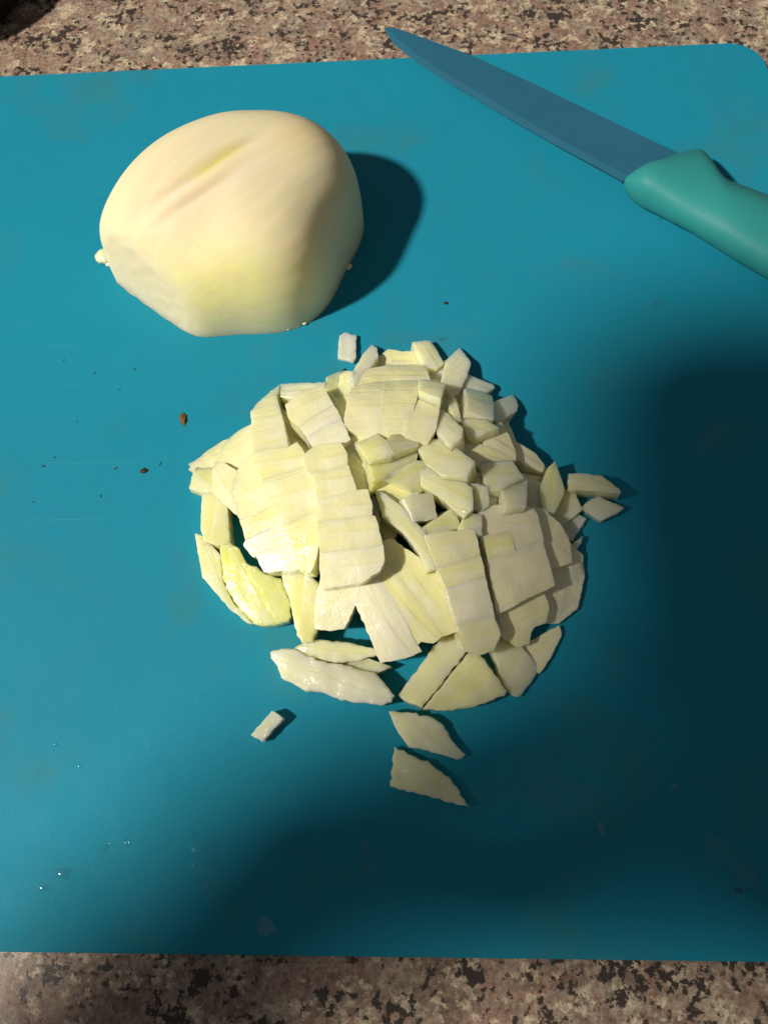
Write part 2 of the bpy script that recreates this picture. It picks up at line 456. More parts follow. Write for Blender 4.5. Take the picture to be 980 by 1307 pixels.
# ------------------------------------------------------------------ knife
def knife():
    root = bpy.data.objects.new('kitchen_knife', None); sc.collection.objects.link(root)
    P0 = at(793, 233, 0)
    root.location = P0 * MM
    tag(root, 'small kitchen knife with blue blade and sea green handle lying across the top right corner', 'knife')
    spine = [(490, 36), (500, 36), (541, 51), (568, 61), (594, 70), (623, 83), (680, 109), (742, 139), (840, 186), (905, 216)]
    edge = [(490, 37), (502, 56), (517, 68), (531, 79), (566, 102), (600, 122), (640, 146), (703, 182), (793, 231), (850, 262)]
    def res(line, n):
        L = [0]
        for p, q in zip(line, line[1:]): L.append(L[-1] + math.hypot(q[0] - p[0], q[1] - p[1]))
        out = []
        for i in range(n + 1):
            t = L[-1] * i / n
            for k in range(len(line) - 1):
                if t <= L[k + 1] + 1e-6:
                    f = (t - L[k]) / (L[k + 1] - L[k]); break
            out.append((line[k][0] * (1 - f) + line[k + 1][0] * f, line[k][1] * (1 - f) + line[k + 1][1] * f))
        return out
    n = 60
    sp, ed = res(spine, n), res(edge, n)
    vs, fs = [], []
    bev = []
    for i in range(n + 1):
        f = i / n
        z = 3.6 + 3.4 * f
        a = at(*sp[i], z); b = at(*ed[i], z)
        wd = (b - a).length
        th = .75 * min(1, wd / 6) + .02
        kb = min(.45, 2.2 / max(wd, .1))         # ground bevel beside the edge
        m = b.lerp(a, kb)
        for p, dz in ((a, th), (m, th * .85), (b, 0.0), (m, -th * .85), (a, -th)):
            vs.append((p + Vector((0, 0, dz)) - P0) * MM)
    for i in range(n):
        for j in range(5):
            k = (j + 1) % 5
            fs.append((i * 5 + j, i * 5 + k, (i + 1) * 5 + k, (i + 1) * 5 + j))
    fs.append((4, 3, 2, 1, 0)); fs.append(tuple(n * 5 + j for j in range(5)))
    link('blade', mesh_of('blade', vs, fs, 4), M_BLADE, root)
    pairs = [((795, 231), (795, 234)), ((801, 223), (799, 242)), ((821, 211), (814, 254)), ((845, 202), (832, 264)), ((868, 193), (856, 278)),
             ((886, 188.5), (874, 288)), ((896, 189.5), (886, 295)), ((906, 199), (899, 303)), ((915, 214), (911, 310)), ((925, 225), (922, 317)),
             ((940, 232), (940, 328)), ((962, 240), (962, 341)), ((985, 249), (990, 358)), ((1030, 268), (1040, 390)), ((1090, 300), (1100, 425)),
             ((1150, 338), (1150, 450)), ((1178, 362), (1172, 452)), ((1186, 380), (1180, 440))]
    vs, fs = [], []
    NK = 28
    # smooth resample of the stations
    def cr(p0, p1, p2, p3, t):
        return tuple(.5 * (2 * b + (c - a) * t + (2 * a - 5 * b + 4 * c - d) * t * t + (3 * b - a - 3 * c + d) * t ** 3) for a, b, c, d in zip(p0, p1, p2, p3))
    st = []
    for i in range(len(pairs) - 1):
        q = [pairs[max(0, min(len(pairs) - 1, i + k))] for k in (-1, 0, 1, 2)]
        for s in range(5):
            st.append((cr(*[x[0] for x in q], s / 5), cr(*[x[1] for x in q], s / 5)))
    st.append(pairs[-1])
    for i, (u, l) in enumerate(st):
        a, b = at(*u, 8.0), at(*l, 6.5)
        c = (a + b) / 2; hw = (a - b) / 2
        f = i / (len(st) - 1)
        ht = min(7.0, 2.4 + 9 * math.sqrt(f * 1.6)) * (1 - .4 * max(0, (f - .93) / .07))
        ht = min(ht, hw.length * .95 + .4)
        for j in range(NK):
            t = 2 * math.pi * j / NK
            e = .85
            cx_ = math.copysign(abs(math.cos(t)) ** e, math.cos(t)); sx_ = math.copysign(abs(math.sin(t)) ** e, math.sin(t))
            # narrower towards the spine side (finger guard)
            p = c + hw * cx_
            p.z = 7.2 + ht * sx_ * (1 - .72 * max(0, cx_) ** 2)
            vs.append((p - P0) * MM)
    for i in range(len(st) - 1):
        for j in range(NK):
            k = (j + 1) % NK
            fs.append((i * NK + j, (i + 1) * NK + j, (i + 1) * NK + k, i * NK + k))
    fs.append(tuple(range(NK))); m0 = (len(st) - 1) * NK; fs.append(tuple(reversed(range(m0, m0 + NK))))
    link('handle', mesh_of('handle', vs, fs, 60), M_HANDLE, root)
knife()

# ------------------------------------------------------------------ chopped onion
CEN = at(497, 665, 0)
def mound(p):
    d = math.hypot((p.x - CEN.x) / 56.0, (p.y - CEN.y) / 50.0)
    return 5.0 + (13.5 - 3.5 * max(-1, min(1, (p.x - CEN.x) / 45))) * max(0.0, 1 - d * d) ** .75
OFF = {-5: -6.5, 0: -8.0, 1: -4.5, 2: -2.2, 3: 0.0, 4: 1.8}
COL = {'c': (.83, .795, .40, 1), 'w': (.83, .81, .55, 1), 'y': (.83, .80, .37, 1), 'g': (.78, .82, .30, 1), 'b': (.74, .60, .34, 1), 'p': (.83, .78, .46, 1)}

COUNT = [0]
def piece(name, label, lay, pts, th=5.0, ang=0.0, R=32.0, col='c', grow=1.0, loose=False, slope=None, kw_t=True, up=0.0):
    """one cut piece: its top outline as traced, a real thickness below it and the arch of the onion layer it came from"""
    if lay == 1 and grow == 1.0 and not loose: grow = 1.10
    if lay in (2, 3, 4) and grow == 1.0 and not loose: grow = 1.05
    if lay == 0 and grow == 1.0 and not loose: grow = 1.18
    gx = sum(p[0] for p in pts) / len(pts); gy = sum(p[1] for p in pts) / len(pts)
    pts = [(gx + (x - gx) * grow, gy + (y - gy) * grow) for x, y in pts]
    rnd = random.Random(label)
    tumble = .0 if name == 'onion_slice' and lay in OFF and not loose else .07
    if name == 'onion_dice' and not loose and lay >= 1 and kw_t:
        tumble = .4; pts = [(gx + (x - gx) * 1.09, gy + (y - gy) * 1.09) for x, y in pts]
    dz = rnd.uniform(-1.0, 1.4) if tumble > .1 else (0.0 if loose else COUNT[0] % 3 * .06 - .05)
    COUNT[0] += 1
    dz += up
    def top(px, py):
        if loose: return lay
        z = 12.0
        for _ in range(6):
            z = mound(at(px, py, z)) + OFF[lay] + dz
            z = max(z, 1.5)
        return z
    P = [at(x, y, top(x, y)) for x, y in pts]
    if slope:                                    # extra tilt in mm across the piece, along image x and y
        for p, (x, y) in zip(P, pts):
            z = p.z + slope[0] * (x - gx) / 30.0 - slope[1] * (y - gy) / 30.0
            q = at(x, y, max(1.0, z)); p.x, p.y, p.z = q
    cen = sum(P, Vector()) / len(P)
    # least-squares plane z = cz + A dx + B dy
    sxx = sxy = syy = sxz = syz = 0.0
    for p in P:
        d = p - cen
        sxx += d.x * d.x; sxy += d.x * d.y; syy += d.y * d.y; sxz += d.x * d.z; syz += d.y * d.z
    det = sxx * syy - sxy * sxy
    A = (sxz * syy - syz * sxy) / det if abs(det) > 1e-6 else 0; B = (syz * sxx - sxz * sxy) / det if abs(det) > 1e-6 else 0
    A = max(-.6, min(.6, A + rnd.uniform(-tumble, tumble))); B = max(-.6, min(.6, B + rnd.uniform(-tumble, tumble)))
    N = Vector((-A, -B, 1)).normalized()
    o3 = Vector((0, 0, CAM_H))
    Q = []
    for (x, y) in pts:                           # traced corners put onto the plane
        d = ray(x, y); t = (cen - o3).dot(N) / d.dot(N); Q.append(o3 + d * t)
    cen = sum(Q, Vector()) / len(Q)
    ex = (Vector((math.cos(R_(ang)), math.sin(R_(ang)), 0)));  ex = (ex - N * ex.dot(N)).normalized(); ey = N.cross(ex)
    L = [((q - cen).dot(ex), (q - cen).dot(ey)) for q in Q]
    area = sum(L[i][0] * L[(i + 1) % len(L)][1] - L[(i + 1) % len(L)][0] * L[i][1] for i in range(len(L)))
    if area < 0: L.reverse()
    # resample the outline, cut edges slightly ragged
    B2 = []
    for i in range(len(L)):
        p, q = Vector(L[i]), Vector(L[(i + 1) % len(L)])
        n = max(1, round((q - p).length / 1.1))
        nn = Vector(((q - p).y, -(q - p).x)).normalized() if (q - p).length > 0 else Vector((0, 0))
        for k in range(n):
            c = p.lerp(q, k / n)
            j = noise.noise(Vector((c.x * .9, c.y * .9, rnd.random() * .2 + len(label)))) * ((.55 if name == 'onion_wedge' and loose else .3) if k else .08)
            B2.append(c + nn * j)
    def inset(poly, d):  # noqa
        out = []
        m = len(poly)
        for i in range(m):
            a, b, c = poly[i - 1], poly[i], poly[(i + 1) % m]
            t1 = (b - a); t2 = (c - b)
            n1 = Vector((-t1.y, t1.x)); n2 = Vector((-t2.y, t2.x))
            if n1.length > 0: n1.normalize()
            if n2.length > 0: n2.normalize()
            v = n1 + n2
            if v.length < .3: v = n1
            v.normalize()
            out.append(b + v * d)
        return out
    if tumble == 0: B2 = inset(B2, -.5)          # overlaps its neighbours a little
    small = min(max(x for x, y in L) - min(x for x, y in L), max(y for x, y in L) - min(y for x, y in L))
    fat = name == 'onion_wedge' and loose
    e = .03 if tumble == 0 else (.45 if fat else min(.10, small * .03))
    Ti = inset(B2, e)
    nB = len(B2)
    xs = [p.x for p in Ti]; ys = [p.y for p in Ti]
    pts2 = list(Ti); stp = 1.5
    def inside(x, y, poly, mrg):
        c = False
        m = len(poly)
        dm = 1e9
        for i in range(m):
            a, b = poly[i - 1], poly[i]
            if (a.y > y) != (b.y > y) and x < (b.x - a.x) * (y - a.y) / (b.y - a.y) + a.x: c = not c
            dm = min(dm, math.hypot(x - b.x, y - b.y))
        return c and dm > mrg
    yy = min(ys)
    while yy < max(ys):
        xx = min(xs)
        while xx < max(xs):
            x_, y_ = xx + rnd.uniform(-.25, .25), yy + rnd.uniform(-.25, .25)
            if inside(x_, y_, Ti, .8): pts2.append(Vector((x_, y_)))
            xx += stp
        yy += stp
    V, E_, F_, ov, _, _ = geometry.delaunay_2d_cdt(pts2, [(i, (i + 1) % nB) for i in range(nB)], [], 1, 1e-5)
    # map: find boundary vertex ids in the output
    idx = {}
    for oi, src in enumerate(ov):
        for s in src: idx.setdefault(s, oi)
    vmax = max(abs(p.y) for p in B2)
    seed = rnd.uniform(0, 90)
    def height(x, y):
        z = (vmax * vmax * .45 - y * y) / (2 * R)
        if tumble == 0:
            w = cen + ex * x + ey * y            # neighbours cut from one layer keep its common curve and waviness
            if not loose: z = z * .5 + (max(1.5, mound(w) + OFF[lay] + dz) - w.z) / N.z
            z += noise.noise(Vector((w.x * .16, w.y * .16, 3.0))) * .35 + noise.noise(Vector((w.x * .5, w.y * .5, 9.0))) * .10
        else:
            z += noise.noise(Vector((x * .16, y * .30, seed))) * (.6 if fat else .26) + noise.noise(Vector((x * .35, y * .9, seed + 7))) * (.35 if fat else .12)
        return z
    zlow = lambda p: p
    vs = []
    def wpos(x, y, h):
        w = ex * x + ey * y + N * h
        return w
    base_z = cen.z
    for v in V: vs.append(wpos(v.x, v.y, height(v.x, v.y)))
    nV = len(V)
    for p in B2: vs.append(wpos(p.x, p.y, height(p.x, p.y) - e * .9))
    thk = th
    low = inset(B2, e * .6)
    for p in low:
        w = wpos(p.x, p.y, height(p.x, p.y) - thk)
        vs.append(w)
    lowi = inset(B2, e * 1.6)
    for v in V: vs.append(wpos(v.x, v.y, height(v.x, v.y) - thk - e * .3))
    for w in vs:                                  # nothing goes through the board
        if w.z + base_z < .12: w.z = .12 - base_z
    fs = [tuple(f) for f in F_]
    off_low = nV + 2 * nB
    for f in F_: fs.append(tuple(reversed([i + off_low for i in f])))
    for i in range(nB):
        j = (i + 1) % nB
        ti, tj = idx.get(i), idx.get(j)
        if ti is None or tj is None: continue
        fs.append((tj, ti, nV + i, nV + j))
        fs.append((nV + j, nV + i, nV + nB + i, nV + nB + j))
        fs.append((nV + nB + j, nV + nB + i, off_low + ti, off_low + tj))
    az = R_(ang)
    rot = Matrix.Rotation(-az, 3, 'Z')
    me = mesh_of(name, [(rot @ w) * MM for w in vs], fs, 28)
    o = link(name, me, M_ONION if tumble == 0 else M_GLASSY)
    o.location = cen * MM; o.rotation_euler = (0, 0, az)
    c = COL[col]; j = rnd.uniform(-.03, .03)
    o.color = (c[0] + j * .5, c[1] + j * .5, c[2] + rnd.uniform(-.05, .06), 1)
    tag(o, label, {'onion_dice': 'onion dice', 'onion_slice': 'onion slice', 'onion_strip': 'onion strip', 'onion_wedge': 'onion wedge', 'onion_shred': 'onion shred'}[name],
        'loose onion pieces beside the heap' if loose else 'chopped onion pieces in the heap')
    return o

S, D, T, W, H = 'onion_slice', 'onion_dice', 'onion_strip', 'onion_wedge', 'onion_shred'
PIECES = [
 # --- back of the heap
 (D, 'small white square alone between the half onion and the heap', 1.6, [(433,428),(440,424),(455,428),(454,456),(450,461),(431,456)], dict(loose=True, th=1.5, ang=90, col='w')),
 (H, 'grainy translucent sliver pointing up at the back left edge of the heap', 2, [(474,440),(480,444),(482,455),(467,479),(457,491),(449,498),(451,475),(464,451)], dict(th=4, ang=55, col='w')),
 (D, 'thin chip just left of the grainy sliver, nearer to it', 2, [(435,478),(440,475),(451,476),(450,492),(447,508),(430,505)], dict(th=4, ang=80)),
 (D, 'small chip at the back left, outermost of the two beside the grainy sliver', 1, [(418,482),(432,476),(440,474),(436,506),(418,504)], dict(th=4, ang=80)),
 (S, 'pale ragged slice flat at the very back, behind the ribbed blocks', 1, [(483,457),(497,449),(513,452),(531,453),(538,466),(500,472),(479,472)], dict(th=4)),
 (S, 'dull olive slice lying across the top edge of the ribbed blocks', 2, [(470,473),(500,468),(538,465),(545,484),(535,489),(500,487),(458,494)], dict(th=5)),
 (S, 'ribbed block with level fibre lines, left one of the pair at the back', 3, [(450,498),(462,491),(492,487),(491,512),(486,552),(466,552),(442,543),(445,520)], dict(th=8, R=18, col='c')),
 (S, 'ribbed block with level fibre lines, right one of the pair at the back', 3, [(493,487),(533,485),(532,500),(524,528),(518,553),(487,553),(491,514)], dict(th=8, R=18, col='y')),
 (S, 'narrow ribbed block at the right flank of the ribbed pair', 3, [(533,500),(558,506),(557,530),(553,549),(545,561),(519,555),(525,528)], dict(th=8, R=18, col='c')),
 (D, 'small rectangular cap lying on the right corner of the ribbed blocks', 4, [(536,486),(544,485),(566,491),(561,506),(536,498)], dict(th=3, ang=-12)),
 (T, 'cream stick standing out at the back, left arm of the pair like a V', 2, [(527,437),(549,435),(557,446),(566,463),(557,469),(543,468)], dict(th=5, ang=-60, col='p')),
 (D, 'whitish dice wedged at the foot of the V shaped pair', 1, [(545,468),(566,462),(572,478),(566,490),(550,482)], dict(th=5, ang=-30, col='w')),
 (T, 'pale broad stick at the back, right arm of the pair like a V', 2, [(569,460),(586,444),(591,450),(600,464),(596,478),(587,498),(574,501),(563,489)], dict(th=7, ang=50, col='w')),
 (S, 'shaded slice sloping down right of the ribbed blocks', 1, [(562,492),(588,496),(580,519),(568,526),(558,530),(560,510)], dict(th=6, ang=70)),
 (D, 'long pointed dice at the back right edge, behind the two squarish ones', 1, [(596,479),(613,486),(626,491),(628,495),(617,502),(594,500)], dict(th=4, ang=-20, col='w')),
 (D, 'squarish pinkish white dice at the back right edge', 2, [(594,499),(601,498),(626,506),(628,531),(597,522)], dict(th=5, ang=-10, col='p')),
 (D, 'outermost square dice at the back right, tilted on its corner', 1, [(628,516),(654,505),(658,518),(657,524),(637,536),(628,529)], dict(th=5, ang=25, col='w')),
 (H, 'thin upright shred between the sloping slice and the squarish dice', 3, [(573,516),(578,505),(583,514),(589,536),(581,536)], dict(th=4, ang=100)),
 (D, 'small shaded chip right of the thin upright shred', 2, [(583,515),(597,519),(606,527),(590,539)], dict(th=4, ang=-30)),
 (D, 'plump dice right of the dark green gap behind the centre', 3, [(558,534),(563,521),(576,534),(588,546),(588,556),(574,566),(559,552)], dict(th=6, ang=-45)),
 (D, 'bright tilted dice at the right of the plump one by the gap', 3, [(590,539),(606,528),(633,546),(607,557),(597,555)], dict(th=6, ang=-25)),
 (S, 'smooth slice sloping down the right rear edge under the bright tilted dice', 2, [(608,555),(631,547),(639,540),(654,573),(656,587),(631,575)], dict(th=6, ang=-35, col='p')),
 (D, 'olive shaded dice behind the brown one', 1, [(587,551),(611,564),(610,568),(588,570)], dict(th=5)),
 # --- right rear rim
 (S, 'curled slice lying along the rear right rim', 1, [(652,562),(662,569),(681,580),(691,592),(690,598),(673,593),(656,579)], dict(th=5, ang=-35, col='p')),
 (D, 'grey shaded dice tucked below the curled rim slice', 0, [(656,589),(672,594),(694,596),(698,604),(693,620),(671,612),(662,604)], dict(th=6, ang=-20)),
 (W, 'tall pointed wedge at the right edge of the heap', 2, [(690,622),(700,597),(708,590),(713,603),(719,621),(719,630),(708,653),(694,650)], dict(th=6, ang=80, col='c')),
 (D, 'dim square dice left of the tall pointed wedge', 1, [(670,612),(691,621),(694,648),(688,653),(667,645)], dict(th=6, ang=-10, col='p')),
 (D, 'dim slanted dice right below the tall pointed wedge', 1, [(718,627),(731,630),(740,650),(714,671),(706,656)], dict(th=5, ang=35)),
 (D, 'mauve grey dice on the right edge in the shade', 1.2, [(714,672),(736,655),(748,662),(730,690),(720,683)], dict(th=5, ang=40, col='w')),
 (H, 'tiny pale shred at the right edge below the mauve grey dice', 1, [(733,693),(744,684),(740,695),(736,702)], dict(th=2.5, ang=55, col='w', grow=1.01)),
 (S, 'long tapering slice off the right side of the heap', 7.0, [(725,604),(745,604),(768,607),(781,617),(792,627),(791,630),(766,627),(724,625)], dict(loose=True, th=6, ang=-10, col='p')),
 (S, 'loose diamond shaped slice below the long tapering one on the right', 3.0, [(740,647),(763,632),(780,641),(796,648),(785,656),(768,664),(763,663)], dict(loose=True, th=2.5, ang=-20, col='w')),
 # --- centre
 (D, 'yellowish chunk left end of the slanting row in the middle', 3, [(456,567),(481,554),(494,566),(502,577),(472,588)], dict(th=6, ang=25, R=16, col='y')),
 (D, 'small flat dice in front of the right ribbed block', 3, [(494,564),(500,556),(528,553),(532,568),(503,577)], dict(th=5, ang=5, col='y')),
 (D, 'yellow dice under the dark green gap, top of the slanting row', 3, [(535,571),(548,562),(566,562),(577,570),(601,589),(592,603),(566,603),(545,590)], dict(th=6, ang=-15, col='c')),
 (D, 'glossy dice second in the slanting row, touching its left end', 3, [(472,588),(503,577),(530,569),(528,590),(503,604),(480,611)], dict(th=6, ang=30, R=16, col='y')),
 (D, 'dice in the middle of the slanting row with a step at its lower edge', 3, [(480,611),(503,604),(529,590),(545,591),(562,608),(531,629),(505,616)], dict(th=6, ang=30, R=18, col='y')),
 (D, 'large bright dice at the right end of the slanting row', 4, [(541,601),(566,603),(583,609),(599,623),(600,646),(589,656),(560,632),(541,620)], dict(th=7, ang=-30, R=20, col='y')),
 (D, 'bright small cube standing in front of the slanting row', 3, [(517,638),(526,633),(550,631),(556,660),(529,664)], dict(th=8, ang=-5, R=60, col='w')),
 (S, 'olive slope left of the slanting row, in shade', 2, [(440,571),(457,567),(473,588),(481,611),(467,627),(453,629),(441,598)], dict(th=7, ang=-40)),
 (S, 'shaded slab under the slanting row, left of the small bright cube', 2, [(480,611),(502,616),(531,629),(517,638),(523,654),(495,636),(479,626)], dict(th=6, ang=-35, col='y')),
 (D, 'narrow dice hanging beside the right corner of the wide strip', 1, [(466,626),(481,628),(484,662),(476,665),(470,655)], dict(up=1.0, th=6, ang=90)),
 (T, 'slim curved strip running down beside the hole in the middle', 3, [(481,629),(493,632),(522,656),(543,681),(553,700),(560,723),(543,728),(538,713),(526,694),(510,676),(489,660)], dict(th=6, ang=-50, R=60, col='y')),
 (S, 'dark olive slice deep behind the hole in the middle', 0, [(476,664),(492,662),(506,677),(500,690),(508,702),(488,700),(482,684)], dict(th=5, ang=-40, grow=1.02)),
 (D, 'brown tinged dice in the gap right of the slanting row', 2, [(583,609),(594,601),(614,606),(622,622),(601,621),(589,616)], dict(th=6, ang=-10, col='b')),
 (D, 'brown shaded dice just behind the brown tinged one', 1, [(601,588),(616,602),(615,607),(593,604)], dict(th=5, col='b')),
 # --- right upper slabs
 (S, 'flat slab slanting at the right rear, topmost of the right hand group', 2, [(589,570),(608,567),(630,575),(655,588),(640,592),(616,599)], dict(th=6, ang=-15)),
 (D, 'five sided dice below the slanting slab of the right hand group', 3, [(615,598),(617,590),(650,589),(664,609),(640,621),(624,623)], dict(th=6, ang=0)),
 (D, 'greyish square dice at the right, beside the five sided dice', 3, [(639,608),(671,610),(669,644),(647,645),(640,622)], dict(th=6, ang=-5, col='p')),
 (D, 'narrow pale dice right of the large bright dice', 3, [(600,618),(622,623),(623,644),(615,651),(604,650)], dict(th=6, ang=85)),
 (D, 'pale small square between the narrow pale and the greyish square dice', 3, [(623,624),(639,623),(646,645),(622,645)], dict(th=6, ang=0, col='p')),
 (D, 'small dice at the top of the long shiny strip, on its right', 3, [(587,672),(596,655),(613,659),(614,680),(602,678)], dict(th=6, ang=20, col='y')),
 (D, 'yellow five sided dice capping the long shiny strip', 3, [(542,673),(556,664),(576,651),(586,673),(566,681),(546,684)], dict(th=7, ang=10, col='y')),
 # --- long strip in the middle front
 (S, 'first slice of the long shiny strip, under its yellow cap', 3, [(546,685),(566,682),(603,678),(609,707),(560,721)], dict(up=1.6, th=7, ang=12, R=140, col='y')),
 (S, 'second slice of the long shiny strip counted from its cap', 3, [(560,722),(609,708),(617,739),(573,752)], dict(up=1.6, th=7, ang=12, R=140)),
 (S, 'third slice of the long shiny strip with the sparkling highlight', 3, [(573,753),(617,740),(628,788),(587,798)], dict(up=1.6, th=7, ang=12, R=140, col='w')),
 (S, 'bottom slice of the long shiny strip resting on the two flat wedges', 3, [(587,799),(628,789),(635,810),(628,828),(612,833),(594,828)], dict(up=1.6, th=7, ang=8, R=140, col='c')),
 (T, 'narrow yellow strip in the groove right of the long shiny strip', 2, [(605,680),(615,680),(627,740),(641,806),(633,808),(620,745)], dict(th=7, ang=100, col='y', grow=1.0)),
 # --- right mound
 (S, 'broad smooth slab on top of the right mound', 3, [(614,651),(640,647),(665,645),(677,650),(682,657),(690,690),(656,703),(649,678),(617,688)], dict(th=8, ang=0, R=140, col='p')),
 (S, 'small yellow slab with square corner in the right mound', 3, [(618,690),(649,680),(656,708),(625,711)], dict(th=7, ang=8, col='y')),
 (S, 'outer slab curving down the right side of the mound, upper one', 2, [(679,650),(692,652),(712,670),(723,688),(727,715),(697,725),(690,690)], dict(th=8, ang=60, R=140, col='p')),
 (S, 'outermost right slab of the mound with the rounded dark edge', 1, [(722,688),(729,698),(742,710),(743,735),(735,767),(716,780),(705,747),(699,724),(727,715)], dict(th=9, ang=70, R=140, col='p', grow=1.02)),
 (S, 'large grey beige slab in the middle of the right mound', 3, [(625,712),(656,708),(690,693),(698,724),(704,746),(672,760),(638,779),(630,740)], dict(th=8, ang=15, R=140, col='p')),
 (S, 'lowest slab of the right mound, its tongue pointing down', 2, [(638,780),(672,761),(690,754),(697,775),(694,793),(680,798),(675,806),(674,819),(660,822),(640,808)], dict(th=8, ang=20, R=140, col='p')),
 (S, 'dark corner slab at the lower right of the mound', 1, [(690,755),(706,747),(736,768),(733,776),(712,793),(694,794)], dict(th=8, ang=30, R=140, col='p', grow=1.02)),
 (W, 'spade shaped wedge jutting out below the right mound', 1, [(628,827),(635,815),(662,822),(668,832),(686,852),(676,870),(662,886),(657,886),(646,876)], dict(th=6, ang=60, R=140, col='p', grow=1.0)),
 (S, 'shaded slice behind the spade shaped wedge at lower right', 0, [(664,828),(677,823),(709,805),(710,814),(700,834),(688,853),(680,848)], dict(th=5, ang=40, R=26, col='p', grow=1.0)),
 # --- bottom wedges
 (W, 'flat four sided wedge below the long shiny strip, left of the pair', 4.5, [(508,886),(563,812),(588,803),(598,829),(538,903),(522,897)], dict(loose=True, th=5.5, ang=55, R=40, col='c')),
 (W, 'flat fan shaped wedge below the long shiny strip, right of the pair', 4.5, [(539,905),(599,832),(612,833),(647,882),(644,888),(619,898),(599,903),(567,907)], dict(loose=True, th=5.5, ang=30, R=45, col='c')),
 # --- front middle fan
 (S, 'yellow edged slab of the front fan, nearest the long shiny strip', 2, [(487,697),(500,692),(512,700),(532,714),(553,732),(575,762),(587,795),(580,801),(562,808),(545,775),(512,737),(488,722)], dict(up=-1.0, th=7, ang=-55, R=16, col='y')),
 (S, 'middle slab of the front fan with wet glints at its foot', 2, [(481,729),(496,727),(513,738),(545,776),(562,808),(551,817),(536,815),(528,823),(515,792),(492,752)], dict(up=-1.0, th=7, ang=-50, R=30, col='c')),
 (S, 'whitish slab of the front fan with the pointed lower corner', 2, [(463,742),(480,729),(494,755),(515,793),(528,822),(534,829),(515,836),(487,842),(476,814),(457,770)], dict(up=-1.0, th=6, ang=-60, R=30, col='w')),
 # --- left group
 (T, 'top slice of the left column, leaning out at the rear left', 2, [(321,527),(330,515),(345,500),(356,492),(353,507),(358,525),(364,552),(368,573),(324,578),(319,553),(323,546)], dict(up=0.6, th=6, ang=5, R=140, col='p')),
 (S, 'second slice of the left column with a notch at its right corner', 3, [(324,579),(368,574),(378,567),(388,583),(392,598),(338,613)], dict(up=0.6, th=7, ang=8, R=140, col='y')),
 (S, 'third slice of the left column with a lilac patch', 3, [(338,614),(392,599),(402,606),(405,648),(362,666),(347,641)], dict(up=0.6, th=7, ang=15, R=140, col='y')),
 (S, 'fourth slice of the left column, tapering to its foot', 3, [(362,667),(405,649),(406,690),(401,710),(395,727),(385,726),(375,695)], dict(up=0.6, th=7, ang=15, R=140, col='y')),
 (T, 'flat pale stick along the rear left edge of the heap', 1, [(360,490),(413,489),(412,495),(386,504),(375,507),(361,506)], dict(th=4, ang=0, col='w', grow=1.0)),
 (S, 'rear slice of the slanting stepped block at upper left', 3, [(367,516),(388,502),(410,491),(415,504),(422,516),(383,541),(371,531)], dict(th=7, ang=30, R=140, col='c')),
 (S, 'middle slice of the slanting stepped block with a fold line', 3, [(383,541),(422,516),(433,536),(395,558)], dict(th=7, ang=30, R=140, col='w')),
 (S, 'front slice of the slanting stepped block, under the wide strip', 3, [(395,559),(433,537),(444,560),(433,567),(404,570)], dict(th=7, ang=28, R=30, col='w')),
 (S, 'smooth shaded side slice right of the slanting stepped block', 2, [(414,503),(424,506),(443,540),(460,560),(458,569),(440,573),(444,560),(432,535)], dict(th=7, ang=-55, col='c')),
 (S, 'olive slice seen deep in the gap between left column and stepped block', 0, [(358,522),(371,533),(383,541),(404,569),(389,582),(376,568),(368,573),(362,547)], dict(th=6, ang=-30, col='y')),
 (S, 'olive slice deep between the stepped block and the ribbed blocks', 1, [(416,507),(447,507),(445,527),(441,543),(426,524)], dict(th=6, ang=-10)),
 (S, 'short slice at the head of the wide strip', 3, [(390,583),(404,570),(432,566),(440,580),(440,592),(418,598),(394,598)], dict(up=1.8, th=7, ang=12, R=140, col='c')),
 (S, 'second slice of the wide strip, right below its head', 3, [(395,599),(418,599),(440,593),(453,628),(408,640),(404,610)], dict(up=1.8, th=7, ang=8, R=140, col='y')),
 (S, 'third slice of the wide strip with a square right corner', 4, [(408,640),(453,629),(467,627),(472,646),(471,660),(409,668)], dict(up=1.0, th=7, ang=5, R=140, col='c')),
 (S, 'fourth slice of the wide strip, broadest one', 4, [(409,669),(471,661),(476,661),(480,678),(485,693),(412,702)], dict(up=1.0, th=7, ang=5, R=140, col='c')),
 (S, 'glossy whitish slice at the foot of the wide strip', 4, [(412,703),(485,694),(487,714),(482,727),(460,741),(414,748)], dict(up=1.0, th=7, ang=8, R=140, col='w')),
 (S, 'pale curled slice under the foot of the wide strip, touching the board', 1, [(412,744),(440,742),(465,738),(454,763),(437,798),(422,800),(406,798),(407,770)], dict(up=1.0, th=6, ang=30, R=140, col='w', grow=1.0)),
 (S, 'upper slice of the slanting strip left of the left column', 2, [(302,604),(323,582),(337,613),(347,641),(325,655),(308,659),(300,632)], dict(up=-0.4, th=7, ang=20, R=140, col='c')),
 (S, 'middle slice of the slanting strip left of the left column', 2, [(308,660),(325,656),(347,642),(364,668),(318,690)], dict(up=-0.4, th=7, ang=20, R=140, col='c')),
 (S, 'bottom slice of the slanting strip, beside the teal gap', 2, [(316,691),(364,669),(379,724),(338,727),(329,707),(325,709),(314,696)], dict(up=-0.4, th=7, ang=15, R=140, col='w')),
 (S, 'bent slice joining the hooded slice to the slanting strip', 2, [(273,591),(288,595),(301,604),(300,632),(307,659),(292,644),(274,627)], dict(up=-0.4, th=6, ang=-50, R=140, col='c')),
 (S, 'hooded slice arching at the far left of the heap, shaded underneath', 1, [(250,600),(269,579),(285,564),(319,549),(325,571),(302,603),(288,594),(272,590)], dict(th=6, ang=35, R=16, col='c', grow=1.0)),
 (D, 'bright blunt end of the hooded slice pointing left', 1, [(244,620),(250,602),(262,591),(274,591),(273,627),(254,624)], dict(th=5, ang=-40, col='y', grow=1.0)),
